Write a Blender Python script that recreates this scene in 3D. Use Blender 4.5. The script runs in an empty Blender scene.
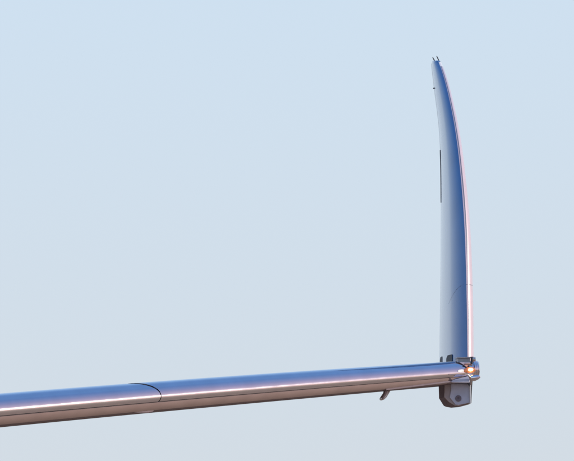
import bpy, bmesh, math
import numpy as np
from mathutils import Vector

S = bpy.context.scene
R = math.radians

# ---------------------------------------------------------------- camera
FPX = 5909.0                      # focal length in pixels of a 574 px wide picture
PITCH = R(5.44)
CAM = Vector((0, 0, 1.7))
cd = bpy.data.cameras.new('camera')
cam = bpy.data.objects.new('camera', cd)
S.collection.objects.link(cam)
cam.location = CAM
cam.rotation_euler = (R(90) + PITCH, 0, 0)
cd.sensor_width = 36
cd.lens = 36 * FPX / 574.0
cd.clip_start = 0.5
cd.clip_end = 60000
S.camera = cam

# ---------------------------------------------------------------- sky, sun, exposure
SUN_EL, SUN_AZ = R(8), R(103)    # azimuth measured from +Y towards +X
w = bpy.data.worlds.new('World')
S.world = w
w.use_nodes = True
nt = w.node_tree
bg = nt.nodes['Background']
sky = nt.nodes.new('ShaderNodeTexSky')
sky.sky_type = 'NISHITA'
sky.sun_disc = False
sky.sun_elevation = SUN_EL
sky.sun_rotation = SUN_AZ
sky.air_density = 0.8
sky.dust_density = 0.3
sky.ozone_density = 3.0
sky.altitude = 0
SKY = 0.15
tcw = nt.nodes.new('ShaderNodeTexCoord')
sep = nt.nodes.new('ShaderNodeSeparateXYZ')
nt.links.new(tcw.outputs['Generated'], sep.inputs[0])
def ramp(stops, interp='LINEAR'):
    r = nt.nodes.new('ShaderNodeValToRGB')
    r.color_ramp.interpolation = interp
    e = r.color_ramp.elements
    while len(e) < len(stops):
        e.new(0.5)
    for k, (p, c) in enumerate(stops):
        e[k].position = p
        e[k].color = (c if isinstance(c, tuple) else (c, c, c)) + (1,)
    nt.links.new(sep.outputs[2], r.inputs[0])
    return r
# haze and zenith blue painted over the sky texture, strongest at the horizon (positions are sines of elevation)
hz_c = ramp([(0.0, (0.74, 0.72, 0.76)), (0.0575, (0.685, 0.745, 0.815)), (0.132, (0.68, 0.80, 0.92)), (0.37, (0.50, 0.70, 0.95)), (0.6, (0.30, 0.54, 0.92)), (0.78, (0.17, 0.37, 0.80))])
hz_f = ramp([(0.0, 0.93), (0.15, 0.88), (0.35, 0.90), (0.60, 0.85), (1.0, 0.5)])
# added rosy tint on the sun's side, shaped for the metal's lavender reflections
sd_ = nt.nodes.new('ShaderNodeVectorMath'); sd_.operation = 'DOT_PRODUCT'
sd_.inputs[1].default_value = (math.sin(SUN_AZ), math.cos(SUN_AZ), 0)
nt.links.new(tcw.outputs['Generated'], sd_.inputs[0])
rosy = nt.nodes.new('ShaderNodeValToRGB')
rosy.color_ramp.elements[0].position = 0.42; rosy.color_ramp.elements[0].color = (1, 1, 1, 1)
rosy.color_ramp.elements[1].position = 0.82; rosy.color_ramp.elements[1].color = (0.86, 0.57, 0.62, 1)
nt.links.new(sd_.outputs['Value'], rosy.inputs[0])
rm = nt.nodes.new('ShaderNodeVectorMath'); rm.operation = 'MULTIPLY'
nt.links.new(hz_c.outputs[0], rm.inputs[0])
nt.links.new(rosy.outputs[0], rm.inputs[1])
hz_c = rm
sc = nt.nodes.new('ShaderNodeVectorMath')
sc.operation = 'SCALE'
sc.inputs[3].default_value = 1 / SKY
nt.links.new(hz_c.outputs[0], sc.inputs[0])
mx = nt.nodes.new('ShaderNodeMix')
mx.data_type = 'RGBA'
nt.links.new(hz_f.outputs[0], mx.inputs[0])
nt.links.new(sky.outputs[0], mx.inputs[6])
nt.links.new(sc.outputs[0], mx.inputs[7])
nt.links.new(mx.outputs[2], bg.inputs[0])
bg.inputs[1].default_value = SKY
sd = bpy.data.lights.new('sun', 'SUN')
sd.energy = 3.4
sd.angle = R(0.5)
sd.color = (1.0, 0.86, 0.72)
sun = bpy.data.objects.new('sun', sd)
S.collection.objects.link(sun)
sv = Vector((math.sin(SUN_AZ) * math.cos(SUN_EL), math.cos(SUN_AZ) * math.cos(SUN_EL), math.sin(SUN_EL)))
sun.rotation_euler = sv.to_track_quat('Z', 'Y').to_euler()
sun.location = (60, 0, 60)
S.view_settings.view_transform = 'Standard'
S.view_settings.look = 'None'
S.view_settings.gamma = 1
S.view_settings.exposure = 0.0

# ---------------------------------------------------------------- materials
def mat(name, col, metal=0.0, rough=0.4, coat=0.0, coat_rough=0.05, coat_ior=1.5, spec=0.5,
        var=0.06, vscale=3.0, bump=0.0, bscale=6.0, stretch=(1, 1, 1), rvar=0.0, emit=None, es=0.0):
    m = bpy.data.materials.new(name)
    m.use_nodes = True
    n, l = m.node_tree.nodes, m.node_tree.links
    b = n['Principled BSDF']
    b.inputs['Metallic'].default_value = metal
    b.inputs['Roughness'].default_value = rough
    b.inputs['Coat Weight'].default_value = coat
    b.inputs['Coat Roughness'].default_value = coat_rough
    b.inputs['Coat IOR'].default_value = coat_ior
    b.inputs['Specular IOR Level'].default_value = spec
    tc = n.new('ShaderNodeTexCoord')
    mp = n.new('ShaderNodeMapping')
    mp.inputs['Scale'].default_value = stretch
    l.new(tc.outputs['Object'], mp.inputs[0])
    nz = n.new('ShaderNodeTexNoise')
    nz.inputs['Scale'].default_value = vscale
    nz.inputs['Detail'].default_value = 6
    l.new(mp.outputs[0], nz.inputs[0])
    cr = n.new('ShaderNodeValToRGB')
    cr.color_ramp.elements[0].position = 0.3
    cr.color_ramp.elements[1].position = 0.7
    cr.color_ramp.elements[0].color = tuple(c * (1 - var) for c in col) + (1,)
    cr.color_ramp.elements[1].color = tuple(min(1, c * (1 + var)) for c in col) + (1,)
    l.new(nz.outputs[0], cr.inputs[0])
    l.new(cr.outputs[0], b.inputs['Base Color'])
    if rvar:
        mr = n.new('ShaderNodeMapRange')
        mr.inputs[3].default_value = max(0.02, rough - rvar)
        mr.inputs[4].default_value = rough + rvar
        l.new(nz.outputs[0], mr.inputs[0])
        l.new(mr.outputs[0], b.inputs['Roughness'])
    if bump:
        n2 = n.new('ShaderNodeTexNoise')
        n2.inputs['Scale'].default_value = bscale
        n2.inputs['Detail'].default_value = 3
        l.new(mp.outputs[0], n2.inputs[0])
        bp = n.new('ShaderNodeBump')
        bp.inputs['Strength'].default_value = bump
        bp.inputs['Distance'].default_value = 0.01
        l.new(n2.outputs[0], bp.inputs['Height'])
        l.new(bp.outputs[0], b.inputs['Normal'])
    if emit:
        b.inputs['Emission Color'].default_value = emit + (1,)
        b.inputs['Emission Strength'].default_value = es
    return m

M = {}
M['metal'] = mat('polished aluminium', (0.86, 0.80, 0.84), metal=1, rough=0.06, var=0.04, vscale=5, bump=0.16, bscale=2.5, rvar=0.015)
M['edge'] = mat('satin leading edge metal', (0.72, 0.60, 0.66), metal=0.45, rough=0.45, coat=0.3, var=0.04, vscale=6)
M['metal_dull'] = mat('satin aluminium', (0.55, 0.50, 0.50), metal=1, rough=0.30, var=0.08, vscale=8, rvar=0.06, bump=0.1)
M['under'] = mat('grey underside paint', (0.31, 0.235, 0.23), rough=0.45, coat=0.12, coat_rough=0.2, var=0.08, vscale=4)
M['under_dark'] = mat('dark grey lower skin tone', (0.17, 0.12, 0.14), rough=0.5, spec=0.2, var=0.1, vscale=4)
M['paint'] = mat('glossy wing paint', (0.105, 0.23, 0.48), rough=0.4, spec=0.2, coat=1.0, coat_rough=0.08, coat_ior=1.5, var=0.05, vscale=3)
M['plate'] = mat('blue grey plate paint', (0.56, 0.56, 0.68), rough=0.5, var=0.08, vscale=14, bump=0.1, bscale=40)
M['fairing_lit'] = mat('fairing paint lit front', (0.46, 0.38, 0.38), rough=0.5, var=0.1, vscale=12)
M['fairing'] = mat('brown grey fairing paint', (0.24, 0.20, 0.23), rough=0.8, spec=0.05, var=0.1, vscale=12)
M['dark'] = mat('dark rubber and opening shade', (0.035, 0.035, 0.05), rough=0.6, var=0.2, vscale=10)
M['grey'] = mat('grey hinge metal', (0.30, 0.30, 0.34), metal=0.6, rough=0.35, var=0.1, vscale=20)
M['white'] = mat('white tip paint', (0.8, 0.8, 0.8), rough=0.3, coat=0.5, var=0.03, vscale=10)
M['lens'] = mat('amber lamp lens', (0.45, 0.16, 0.07), rough=0.1, coat=1, var=0.1, vscale=30, emit=(1.0, 0.25, 0.05), es=0.9)
M['bulb'] = mat('glowing lamp filament', (1, 0.7, 0.3), rough=0.3, var=0.02, vscale=10, emit=(1.0, 0.62, 0.22), es=9.0)
def falloff(m, centre, r, hi, lo):
    n, l = m.node_tree.nodes, m.node_tree.links
    tc = n.new('ShaderNodeTexCoord'); d = n.new('ShaderNodeVectorMath'); d.operation = 'DISTANCE'
    d.inputs[1].default_value = centre
    l.new(tc.outputs['Object'], d.inputs[0])
    mr = n.new('ShaderNodeMapRange'); mr.interpolation_type = 'SMOOTHSTEP'
    mr.inputs[2].default_value = r; mr.inputs[3].default_value = hi; mr.inputs[4].default_value = lo
    l.new(d.outputs['Value'], mr.inputs[0])
    l.new(mr.outputs[0], n['Principled BSDF'].inputs['Emission Strength'])
M['ground'] = mat('dry ground', (0.56, 0.34, 0.20), rough=0.95, var=0.18, vscale=0.02, spec=0.1)

# ---------------------------------------------------------------- helpers
FWD = Vector((0, math.cos(PITCH), math.sin(PITCH)))
UP = Vector((0, -math.sin(PITCH), math.cos(PITCH)))
def P(px, py, Y):
    """point of the photograph (574 px wide) measured at depth Y metres"""
    d = FWD * FPX + Vector((1, 0, 0)) * (px - 287) + UP * (230.5 - py)
    return CAM + d * (Y / d.y)

TH = R(9.5)
AFT = Vector((-math.sin(TH), math.cos(TH), 0))     # towards the tail
OUT = Vector((math.cos(TH), math.sin(TH), 0))      # outboard
Z = Vector((0, 0, 1))
BASE = P(475, 370, 70)
BASE.z = P(475, 370, 70).z

def link(name, bm, m, parent, smooth=35, bevel=0.0):
    for v in bm.verts:
        v.co -= BASE
    bmesh.ops.recalc_face_normals(bm, faces=bm.faces)
    me = bpy.data.meshes.new(name)
    bm.to_mesh(me)
    bm.free()
    me.materials.append(m)
    if smooth:
        for p in me.polygons:
            p.use_smooth = True
        me.set_sharp_from_angle(angle=R(smooth))
    o = bpy.data.objects.new(name, me)
    S.collection.objects.link(o)
    if parent:
        o.parent = parent
    if bevel:
        bv = o.modifiers.new('bevel', 'BEVEL')
        bv.width = bevel
        bv.segments = 2
        bv.limit_method = 'ANGLE'
        bv.angle_limit = R(40)
        bv.harden_normals = True
    return o

def loft(bm, secs, closed=True, caps=True):
    rows = [[bm.verts.new(p) for p in s] for s in secs]
    n = len(rows[0])
    for a, b in zip(rows[:-1], rows[1:]):
        for i in range(n if closed else n - 1):
            j = (i + 1) % n
            bm.faces.new((a[i], a[j], b[j], b[i]))
    if caps:
        bm.faces.new(rows[0])
        bm.faces.new(list(reversed(rows[-1])))
    return rows

def prism(bm, pts, Y0, thick, direction=AFT):
    f = [P(x, y, Y0) for x, y in pts]
    loft(bm, [f, [p + direction * thick for p in f]])

def tube(bm, pts, rad, n=12):
    secs = []
    for i, p in enumerate(pts):
        t = (pts[min(i + 1, len(pts) - 1)] - pts[max(i - 1, 0)]).normalized()
        a = t.cross(Vector((0.3, 1, 0.1))).normalized()
        b = t.cross(a)
        r = rad[i] if isinstance(rad, (list, tuple)) else rad
        secs.append([p + (a * math.cos(k * 2 * math.pi / n) + b * math.sin(k * 2 * math.pi / n)) * r for k in range(n)])
    loft(bm, secs)

# ---------------------------------------------------------------- ground (one sheet to the horizon, below the picture)
bm = bmesh.new()
g = 30000
for x, y in ((-g, -g), (g, -g), (g, g), (-g, g)):
    bm.verts.new((x, y, 0) )
bm.faces.new(bm.verts)
for v in bm.verts:
    v.co += BASE
gr = link('ground', bm, M['ground'], None, smooth=0)
gr['kind'] = 'structure'

# ---------------------------------------------------------------- the wing
wing = bpy.data.objects.new('aircraft_wing', None)
S.collection.objects.link(wing)
wing.location = BASE
wing['label'] = 'polished metal airliner wing with upright folded tip and glowing orange light at its hinge'
wing['category'] = 'wing'

SW = R(32)
LED = (OUT * math.cos(SW) + AFT * math.sin(SW))     # leading edge direction, horizontal
LEP = P(481, 370, 70)
def s_of_px(px):
    k = (px - 287) / (FPX * math.cos(PITCH))        # x / y of the ray, near enough
    # (LEP.x + LED.x s) = k' (LEP.y + LED.y s)
    k2 = P(px, 385, 70).x / 70
    return (k2 * LEP.y - LEP.x) / (LED.x - k2 * LED.y)
tops = [(0, 393.7), (100, 386.2), (200, 378.9), (350, 368.5), (438, 362.7), (480, 361.0)]
bots = [(0, 426.4), (100, 417.4), (200, 407.6), (350, 394.0), (438, 386.6), (480, 383.0)]
def fit(lst):
    s = [s_of_px(x) for x, y in lst]
    z = [P(x, y, LEP.y + LED.y * q + 0.3).z for (x, y), q in zip(lst, s)]
    return np.polyfit(s, z, 2)
FT, FB = fit(tops), fit(bots)
S0 = s_of_px(0)
def zed(F, s):
    if s < S0:
        z0 = np.polyval(F, S0)
        d = np.polyval(np.polyder(F), S0)
        return float(z0 + d * (s - S0))
    return float(np.polyval(F, s))
NOSE_DROP = 0.12
AR = 1.35                                            # bluntness of the nose
def station(s):
    zt, zb = zed(FT, s), zed(FB, s)
    o = LEP + LED * s
    o = Vector((o.x, o.y, (zt + zb) / 2))
    return o, (zt - zb) / 2
def chord(s):
    return 2.25 - 0.11 * s
def wpt(s, q, off=0.0):
    """q: -1.. nose .. position round the nose: angle in degrees, + up; beyond 90 runs aft along the skin"""
    o, b = station(s)
    a = AR * b
    if abs(q) <= 90:
        t = R(q)
        bb = b * (1 + NOSE_DROP) if q >= 0 else b * (1 - NOSE_DROP)
        u = a * (1 - math.cos(t)); z = bb * math.sin(t)
        nu, nz = -math.cos(t) / a, math.sin(t) / bb
        L = math.hypot(nu, nz)
        u += nu / L * off; z += nz / L * off - NOSE_DROP * b
    else:
        f = (abs(q) - 90) / 90.0                    # 0..1 to the trailing edge
        c = chord(s)
        u = a + f * (c - a)
        z = (b * (1 - f ** 1.7 * 0.95) + off) * (1 if q > 0 else -1)
    return o + AFT * u + Z * z

def shell(ss, qs, t_out, t_in):
    bm = bmesh.new()
    secs = []
    for s in ss:
        o_ = [wpt(s, q, t_out) for q in qs]
        i_ = [wpt(s, q, t_in) for q in reversed(qs)]
        secs.append(o_ + i_)
    loft(bm, secs)
    return bm
def lin(a, b, n):
    return [a + (b - a) * i / (n - 1) for i in range(n)]

SEAM = s_of_px(150)
s_in, s_out = -16.0, 0.0
# inner structure
bm = bmesh.new()
qs = [180, 150, 125, 105] + lin(90, -90, 41) + [-105, -125, -150, -180]
loft(bm, [[wpt(s, q, -0.02) for q in qs] for s in lin(s_in, s_of_px(474), 30)])
link('wing_core', bm, M['dark'], wing)

# lower skin, set darker along the bottom edge and aft
LOQ = [-26.5] + lin(-28.5, -71, 14)
link('dark_lower_skin', shell(lin(s_in, s_of_px(470), 40), lin(-72, -90, 12) + [-105, -125, -150, -178], -0.004, -0.014), M['under_dark'], wing)
link('lower_skin', shell(lin(s_in, s_of_px(470), 40), LOQ, -0.001, -0.012), M['under'], wing)
# upper skin aft of the slats
link('upper_skin', shell(lin(s_in, s_of_px(474), 40), [108, 125, 150, 178], 0.0, -0.012), M['under'], wing)

# polished slats: end edges follow an oblique seam
SQ = lin(-21, 90, 48) + [94, 98, 102, 106]
def slat(s0, s1, ob0, ob1):
    bm = bmesh.new()
    secs = []
    n = 46
    for i in range(n):
        f = i / (n - 1)
        row = []
        for side, t in ((0, 0.0), (1, -0.014)):
            q_ = SQ if side == 0 else list(reversed(SQ))
            for q in q_:
                o, b = station((s0 + s1) / 2)
                aft = (1 - math.cos(R(min(abs(q), 90)))) * b * 1.9
                sa = s0 + ob0 * aft
                sb = s1 + ob1 * aft
                row.append(wpt(sa + (sb - sa) * f, q, t))
        secs.append(row)
    loft(bm, secs)
    return bm
OB = -1.55
link('slat', slat(s_in, SEAM + 0.16, 0, OB), M['metal'], wing)
link('slat', slat(SEAM + 0.170, s_of_px(474.5), OB, 0), M['metal'], wing)

# small latch bump under the seam
bm = bmesh.new()
cs = s_of_px(150)
pts = [wpt(cs + d, -78, h) for d, h in ((-0.30, -0.03), (-0.15, -0.012), (0, -0.006), (0.06, -0.008), (0.12, -0.03))]
tube(bm, pts, [0.01, 0.018, 0.022, 0.018, 0.01], 12)
link('seam_fitting', bm, M['fairing'], wing)

# rounded end section with rings
bm = bmesh.new()
def ringsec(s, sc, k=0):
    o, b = station(s)
    b *= 1.0
    out = []
    for q in lin(-58, 200, 40):
        t = R(q)
        out.append(o + Z * (0.012) + AFT * (AR * b * 0.9 * (1 - math.cos(t) * sc)) + Z * (b * 0.88 * sc * math.sin(t)))
    return out
s_a, s_b = s_of_px(474.8), s_of_px(480.5)
ds = s_b - s_a
prof = [(0, .96), (.0, 1.0), (.28, 1.0), (.30, .93), (.36, .93), (.38, 1.0), (.62, .99), (.64, .93), (.70, .93), (.72, .97), (.92, .92), (1.0, .8), (1.03, .5)]
loft(bm, [ringsec(s_a + ds * f, sc) for f, sc in prof])
link('end_cap', bm, M['metal'], wing, smooth=30)

# small pod under the end cap
bm = bmesh.new()
tube(bm, [P(468, 378.0, 69.9), P(471, 378.0, 69.9), P(475, 377.7, 69.9), P(478.5, 377.0, 69.9), P(480.3, 376.4, 69.9)], [0.035, 0.04, 0.037, 0.024, 0.008], 16)
link('end_pod', bm, M['metal'], wing)

# ---------------------------------------------------------------- folded tip
le = [(62.5, 441.2), (68, 443.6), (75, 446.2), (85, 449.3), (95, 452), (110, 455.5), (125, 458.6), (145, 462), (165, 464.6), (200, 468.3), (230, 470.6), (260, 472), (300, 473.2), (330, 473.6), (366, 473.8)]
te = [(62.5, 431.8), (68, 432.0), (75, 432.8), (85, 434.0), (95, 435.2), (110, 437.2), (125, 438.9), (145, 440.2), (165, 440.9), (200, 441.2), (230, 441.0), (260, 440.8), (300, 440.3), (330, 439.9), (366, 439.4)]
MPP = 70 / FPX
ys = [r[0] for r in le]
lep = np.array([r[1] for r in le]); tep = np.array([r[1] for r in te])
def smooth_eval(y, arr):
    # Catmull-Rom through the samples
    i = max(0, min(len(ys) - 2, int(np.searchsorted(ys, y)) - 1))
    y0, y1 = ys[i], ys[i + 1]
    t = (y - y0) / (y1 - y0)
    m0 = (arr[i + 1] - arr[max(i - 1, 0)]) / (ys[i + 1] - ys[max(i - 1, 0)]) * (y1 - y0)
    m1 = (arr[min(i + 2, len(ys) - 1)] - arr[i]) / (ys[min(i + 2, len(ys) - 1)] - ys[i]) * (y1 - y0)
    return ((2*t**3-3*t**2+1)*arr[i] + (t**3-2*t**2+t)*m0 + (-2*t**3+3*t**2)*arr[i+1] + (t**3-t**2)*m1)
TIPREF = P(473.8, 366, 70.15)
SOLVED = {}
def solve_between(py, c):
    k = sorted(SOLVED)
    if len(k) < 2:
        return 0.0, c
    return (float(np.interp(py, k, [SOLVED[q][0] for q in k])), float(np.interp(py, k, [SOLVED[q][1] for q in k])))
def tipsec(py):
    xl = smooth_eval(py, lep)
    xt = smooth_eval(min(366, py + 0.55 * (xl - smooth_eval(py, tep))), tep)
    u_le = (473.8 - xl) * MPP / (math.sin(TH) + 0.028)
    z = P(473.8, py, TIPREF.y + u_le * math.cos(TH)).z
    hh = 0.120 * min(1, (xl - xt) / 33.0) ** 0.95 + 0.006
    c = ((xl - xt) * MPP - 0.55 * hh) / (math.sin(TH) + 0.030)
    # keep the visible right outline on the measured curve
    o = Vector((0, 0, 0))
    x_target = P(xl, py, 70.15 + u_le).x
    y = TIPREF.y + u_le * math.cos(TH)
    dx, c = SOLVED.get(py, (0.0, c)) if py in SOLVED else solve_between(py, c)
    return x_target + dx, y, z, c, hh
def tippt(py, q, off=0.0):
    """q in [-1,1]: -1 trailing edge on the inboard face, 0 nose, 1 trailing edge on the outboard face"""
    x0, y0, z, c, hh = tipsec(py)
    f = q * q if abs(q) < 0.5 else None
    a = abs(q)
    a1 = 0.24 * c                                    # length of the rounded nose
    if a <= 0.5:
        t = a / 0.5 * math.pi / 2
        u = a1 * (1 - math.cos(t)); v = hh * math.sin(t)
        nu, nv = -math.cos(t) / a1, math.sin(t) / hh
        L = math.hypot(nu, nv)
        u += nu / L * off; v += nv / L * off
    else:
        g_ = (a - 0.5) / 0.5
        u = a1 + g_ * (c - a1)
        v = hh * (1 - 0.93 * g_ ** 1.6) + off
    v *= 1 if q > 0 else -1
    vmax = 0.45 * hh
    p = Vector((x0, y0, z + u * 0.14 * max(0.0, 1 - (py - 62.5) / 40.0))) + AFT * u + OUT * (v - vmax)
    return p
TY = [62.5, 64, 66, 68, 71, 75, 80, 85, 90, 95, 102, 110, 118, 126, 136, 147, 160, 172, 185, 200, 215, 230, 245, 260, 275, 290, 305, 320, 335, 350, 366]
def proj(p):
    d = p - CAM
    k = FPX / d.dot(FWD)
    return d.x * k + 287, 230.5 - d.dot(UP) * k
_s = {}
for y in TY:                                         # chord and offset that give the measured outline
    SOLVED = {}
    dx, c = 0.0, tipsec(y)[3]
    for _ in range(25):
        SOLVED = {y: (dx, c)}
        right = max(proj(tippt(y, q))[0] for q in lin(-0.1, 0.9, 41))
        tx, ty_ = proj(tippt(y, -1))
        dx += (float(smooth_eval(y, lep)) - 0.4 - right) * MPP * 0.8
        want = float(smooth_eval(max(62.5, min(366, ty_)), tep))
        c += (tx - want) * MPP / 0.16 * 0.8
    _s[y] = (dx, c)
SOLVED = _s
print('chords', [round(_s[y][1], 2) for y in TY])
bm = bmesh.new()
tq = lin(-1, -0.5, 14)[:-1] + lin(-0.5, 0.5, 49) + lin(0.5, 1, 14)[1:]
def shell_tip(bm, py, off):
    return [tippt(py, q, off) for q in tq]
rows = [shell_tip(bm, y, -0.0) for y in TY]
# close the top softly
top = [r.copy() for r in rows[0]]
cen = sum(top, Vector()) / len(top)
cap1 = [cen + (p - cen) * 0.9 + Z * 0.014 for p in top]
cap2 = [cen + (p - cen) * 0.6 + Z * 0.022 for p in top]
loft(bm, [cap2, cap1] + rows)
tip = link('folded_tip', bm, M['paint'], wing, smooth=40)
tip['label'] = 'folded wing tip standing upright, blue grey inboard face curving back to a narrow top'

# polished leading edge of the tip
bm = bmesh.new()
nq = lin(-0.012, 0.30, 36)
secs = []
for y in [66.5] + TY[3:]:
    secs.append([tippt(y, q, 0.004) for q in nq] + [tippt(y, q, -0.01) for q in reversed(nq)])
loft(bm, secs)
link('leading_edge', bm, M['edge'], tip)
# white corner at the top of the leading edge
bm = bmesh.new()
secs = []
for y in (62.0, 64, 66.4):
    secs.append([tippt(max(y, 62.5), q, 0.005) + Z * (0.006 if y < 62.5 else 0) for q in nq] + [tippt(max(y, 62.5), q, -0.01) for q in reversed(nq)])
loft(bm, secs)
link('tip_corner', bm, M['white'], tip)
# thin grey line along the leading edge
bm = bmesh.new()
secs = []
for y in [66.5] + TY[3:]:
    secs.append([tippt(y, q, 0.0065) for q in (0.03, 0.045, 0.06)] + [tippt(y, q, 0.002) for q in (0.06, 0.045, 0.03)])
loft(bm, secs)
link('edge_line', bm, M['grey'], tip)
bm = bmesh.new()
for y in (284.6,):
    secs = [[tippt(y + d, q, 0.0052) for q in nq] + [tippt(y + d, q, 0.001) for q in reversed(nq)] for d in (-0.25, 0.25)]
    loft(bm, secs)
link('edge_joint', bm, M['grey'], tip)
# trailing edge strip and its dark gap
bm = bmesh.new()
secs = []
for y in TY[1:]:
    a = tippt(y, -1, 0); b_ = tippt(y, 1, 0)
    mid = (a + b_) / 2
    secs.append([mid - OUT * 0.010 - AFT * 0.05, mid - OUT * 0.005 + AFT * 0.03, mid + OUT * 0.005 + AFT * 0.03, mid + OUT * 0.008 - AFT * 0.05])
loft(bm, secs)
link('trailing_edge', bm, M['white'], tip)
bm = bmesh.new()
secs = []
for y in (141, 144, 150, 160, 170, 180, 188, 192):
    wd = 0.0015 if 142 < y < 190 else 0.0005
    mid = (tippt(y, -1, 0) + tippt(y, 1, 0)) / 2 - OUT * 0.0085
    secs.append([mid - OUT * wd - AFT * 0.06, mid - OUT * wd + AFT * 0.03, mid + OUT * 0.002 + AFT * 0.03, mid + OUT * 0.002 - AFT * 0.06])
loft(bm, secs)
link('edge_seal', bm, M['dark'], tip)
# small bump on the trailing edge near the top
bm = bmesh.new()
m_ = tippt(85, -1, 0)
tube(bm, [m_ + OUT * 0.01, m_ - OUT * 0.008, m_ - OUT * 0.018], [0.008, 0.008, 0.004], 8)
link('edge_fitting', bm, M['dark'], tip)
# static discharge rods
for (xa, ya, xb, yb, dd) in ((432.6, 57.3, 435.8, 62.2, 0.3), (436.6, 56.0, 440.0, 62.2, 0.15)):
    Yd = tippt(63, -0.6).y + dd * 0.3
    bm = bmesh.new()
    A, B = P(xa, ya, Yd), P(xb, yb + 0.8, Yd)
    tube(bm, [A, A.lerp(B, 0.1), A.lerp(B, 0.7), B], [0.003, 0.006, 0.007, 0.009], 8)
    rod = link('static_wick', bm, M['dark'], tip)
for (x, y) in ((437.4, 63.0), (439.4, 62.2)):
    bm = bmesh.new()
    prism(bm, [(x - .6, y - .7), (x + .8, y - .9), (x + .9, y + .5), (x - .5, y + .7)], tippt(63, -0.5).y - 0.06, 0.1)
    link('wick_mount', bm, M['dark'], tip, smooth=0)

# scratch: a fine curved panel line on the inboard face
def proj(p):
    d = p - CAM
    k = FPX / d.dot(FWD)
    return d.x * k + 287, 230.5 - d.dot(UP) * k
def face(px, py, off=0.0):
    """point of the inboard face seen at (px, py)"""
    h, q = py, -0.6
    for _ in range(40):
        lo, hi = -1.0, -0.05
        for _ in range(24):
            q = (lo + hi) / 2
            if proj(tippt(h, q))[0] < px: lo = q
            else: hi = q
        h += py - proj(tippt(h, q))[1]
        h = max(62.5, min(365.9, h))
    return tippt(h, q, off)
bm = bmesh.new()
pts = []
for (px, py) in ((448.5, 304), (451, 298.5), (454, 293), (457, 289), (460.5, 286), (464, 284)):
    pts.append(face(px, py, 0.0015))
tube(bm, pts, [0.0004, 0.0005, 0.0008, 0.0015, 0.0014, 0.0008], 6)
link('panel_line', bm, M['grey'], tip)

# hinge openings at the foot of the inboard face, their inner shade painted on
def facepatch(name, quad, m, proud, parent):
    bm = bmesh.new()
    o = [face(px, py, proud) - AFT * 0.03 for px, py in quad]
    i = [face(px, py, -0.02) for px, py in quad]
    loft(bm, [o, i])
    return link(name, bm, m, parent, smooth=0)
facepatch('hinge_opening_shade', [(440.3, 357.5), (441.9, 356.4), (442.2, 357.2), (442.2, 364), (439.8, 364), (439.9, 360)], M['dark'], 0.006, tip)
facepatch('hinge_opening_shade', [(446.4, 358), (447.6, 355.4), (451.6, 354.5), (452.0, 355.2), (452.0, 364), (446.2, 364), (446.2, 360)], M['dark'], 0.006, tip)

# foot fittings in front of the tip's leading edge
bm = bmesh.new()
prism(bm, [(457.6, 357.6), (470.2, 357.2), (470.2, 364), (458.6, 364)], 69.900, 0.12)
link('hinge_block', bm, M['grey'], wing, smooth=0, bevel=0.006)
bm = bmesh.new()
prism(bm, [(457.0, 357.0), (471.0, 356.6), (471.0, 357.9), (457.2, 358.3)], 69.870, 0.17)
link('hinge_flange', bm, M['grey'], wing, smooth=0, bevel=0.004)
bm = bmesh.new()
prism(bm, [(458.4, 362.2), (470.6, 362.0), (470.8, 363.6), (458.8, 364.0)], 69.870, 0.15)
link('hinge_flange', bm, M['edge'], wing, smooth=0, bevel=0.004)
bm = bmesh.new()
tube(bm, [P(471, 359.6, 69.950), P(473.6, 359.4, 69.950)], 0.035, 16)
tube(bm, [P(473.6, 359.4, 69.950), P(475.6, 359.3, 69.950)], 0.025, 16)
link('hinge_pin', bm, M['metal_dull'], wing)
bm = bmesh.new()
prism(bm, [(471.4, 356.6), (472.8, 356.5), (472.8, 364), (471.4, 364)], 69.850, 0.06)
link('hinge_clip', bm, M['dark'], wing, smooth=0, bevel=0.003)

# ---------------------------------------------------------------- hinge fairing below
fair = None
bm = bmesh.new()
A = [(438.6, 384), (439.0, 398.2), (444.0, 406.2), (450, 407.2), (457.5, 406.6), (463, 405.2), (469, 403.6), (469, 380)]
B = [(444.8, 384), (444.2, 397.2), (449.0, 402.4), (455.5, 406.2), (458, 406.3), (463, 404.9), (468.6, 403.2), (468.6, 380)]
fa = [P(x, y, 70.180) for x, y in A]
fb = [P(x, y, 69.930) for x, y in B]
fc = [p + Vector((0.03, 0.55, 0.03)) for p in fa]
loft(bm, [fb, fa, fc])
fair = link('hinge_fairing', bm, M['fairing'], wing, smooth=30, bevel=0.014)
bm = bmesh.new()
prism(bm, [(444.8, 384), (444.4, 397.0), (449.2, 402.0), (455.6, 405.8), (458.4, 405.8), (468.4, 402.8), (468.4, 382)], 69.915, 0.02)
link('fairing_lit_front', bm, M['fairing_lit'], fair, smooth=0, bevel=0.003)  # front face of the fairing, its brighter light put into a lighter colour
bm = bmesh.new()
prism(bm, [(451.3, 381.6), (451.0, 390), (449.8, 397.3), (455.6, 404.6), (458.5, 404.9), (464, 403.8), (470.0, 402.6), (469.0, 381)], 69.890, 0.06)
link('side_plate', bm, M['plate'], fair, smooth=0, bevel=0.004)
bm = bmesh.new()
prism(bm, [(450.8, 381.2), (453.6, 379.6), (469.2, 375.8), (469.4, 382.6), (460, 382.4), (452, 382.3)], 69.730, 0.2)
link('cover_wedge', bm, M['plate'], fair, smooth=0, bevel=0.004)
bm = bmesh.new()
prism(bm, [(450.8, 382.6), (469.8, 382.9), (469.6, 384.2), (451, 383.2)], 69.860, 0.03)
link('plate_seal', bm, M['dark'], fair, smooth=0)
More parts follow.
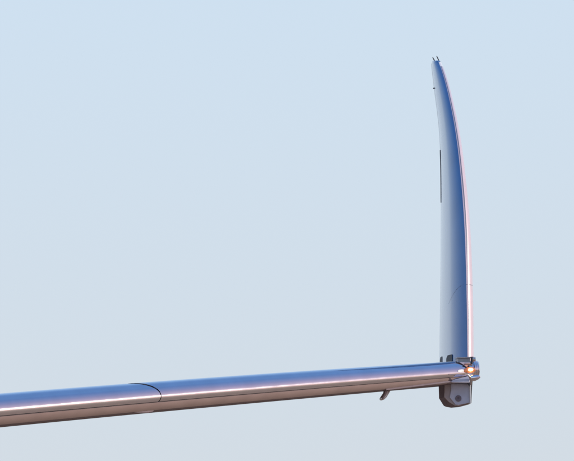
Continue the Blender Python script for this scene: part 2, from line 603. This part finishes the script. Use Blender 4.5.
# bolt
bm = bmesh.new()
cpt = P(458.3, 398.3, 69.890)
secs = []
for d, r in ((0.0, 0.036), (-0.012, 0.036), (-0.018, 0.032), (-0.0181, 0.012), (-0.010, 0.011)):
    secs.append([cpt + Vector((0, d, 0)) + Vector((math.cos(k * math.pi / 12) * r, 0, math.sin(k * math.pi / 12) * r)) for k in range(24)])
loft(bm, secs)
link('bolt', bm, M['fairing'], fair, smooth=30)
# right hand flanges
bm = bmesh.new()
prism(bm, [(468.6, 384.2), (470.2, 375.2), (471.0, 375.0), (471.2, 403.3), (470.4, 403.4), (470.0, 386)], 69.830, 0.3)
link('edge_flange', bm, M['white'], fair, smooth=0, bevel=0.002)
bm = bmesh.new()
prism(bm, [(468.0, 382.0), (470.3, 382.4), (469.9, 386.4), (468.6, 385)], 69.810, 0.02)
prism(bm, [(471.5, 381), (472.6, 381), (472.2, 386), (471.5, 403)], 69.850, 0.2)
link('flange_seal', bm, M['dark'], fair, smooth=0)
# curved metal strap that runs from the plate's corner up over the end section
bm = bmesh.new()
tube(bm, [P(471.0, 384, 69.790), P(470.8, 380, 69.730), P(469.6, 376.5, 69.650), P(467.5, 374.2, 69.630)], [0.014, 0.014, 0.012, 0.008], 10)
link('strap', bm, M['metal_dull'], fair)

# lower lip that widens towards the hinge
bm = bmesh.new()
secs = []
for f in lin(0, 1, 14):
    s = s_of_px(388) * (1 - f) + s_of_px(452) * f
    qa = -62 + 22 * f
    secs.append([wpt(s, qa, 0.004), wpt(s, qa - 4, 0.016), wpt(s, qa - 10, 0.012), wpt(s, qa - 14, -0.01), wpt(s, qa - 4, -0.015)])
loft(bm, secs)
link('lower_lip', bm, M['fairing'], wing)

# ---------------------------------------------------------------- drain mast under the wing
bm = bmesh.new()
def fin(xs, Y0, th):
    prism(bm, xs, Y0, th)
fin([(386.0, 389.5), (391.2, 389.5), (389.0, 393.4), (386.6, 397.2), (384.2, 399.6), (382.2, 399.4), (381.6, 398.0), (383.4, 395.2), (385.4, 392.2)], 69.40, 0.16)
dm = link('drain_mast', bm, M['metal_dull'], wing, smooth=40, bevel=0.012)
bm = bmesh.new()
fin([(385.2, 390), (388.6, 390), (386.2, 395), (383.6, 398.9), (382.2, 398.6), (382.2, 397.4), (384.6, 393.4)], 69.385, 0.03)
link('mast_web', bm, M['fairing'], dm, smooth=0, bevel=0.004)

# ---------------------------------------------------------------- hinge light in the nose
def nosept(px, q, off):
    return wpt(s_of_px(px), q, off)
bm = bmesh.new()
n = 28
def lensring(rx, rq, off, cx=469.8, cq=9):
    out = []
    for k in range(n):
        a = k * 2 * math.pi / n
        c_ = math.copysign(abs(math.cos(a)) ** 0.9, math.cos(a))
        out.append(nosept(cx + rx * c_, cq + rq * math.sin(a), off))
    return out
loft(bm, [lensring(6.2, 14, 0.001), lensring(6.0, 13, 0.008), lensring(4.2, 9.5, 0.020), lensring(1.8, 4, 0.026), lensring(0.4, 1, 0.027)])
lamp = link('navigation_light', bm, M['lens'], wing)
falloff(M['lens'], tuple(nosept(470.3, 9, 0.02) - BASE), 0.070, 1.8, 0.02)
bm = bmesh.new()
loft(bm, [lensring(2.6, 6.5, 0.020, 470.3), lensring(2.3, 5.5, 0.029, 470.3), lensring(1.2, 3, 0.034, 470.3), lensring(0.2, 0.6, 0.035, 470.3)])
link('bulb', bm, M['bulb'], lamp)
bm = bmesh.new()
loft(bm, [lensring(3.6, 7, 0.001, 461.2, 9), lensring(3.2, 6, 0.006, 461.2, 9), lensring(1.2, 2.5, 0.010, 461.2, 9)])
link('reflector', bm, M['white'], lamp)
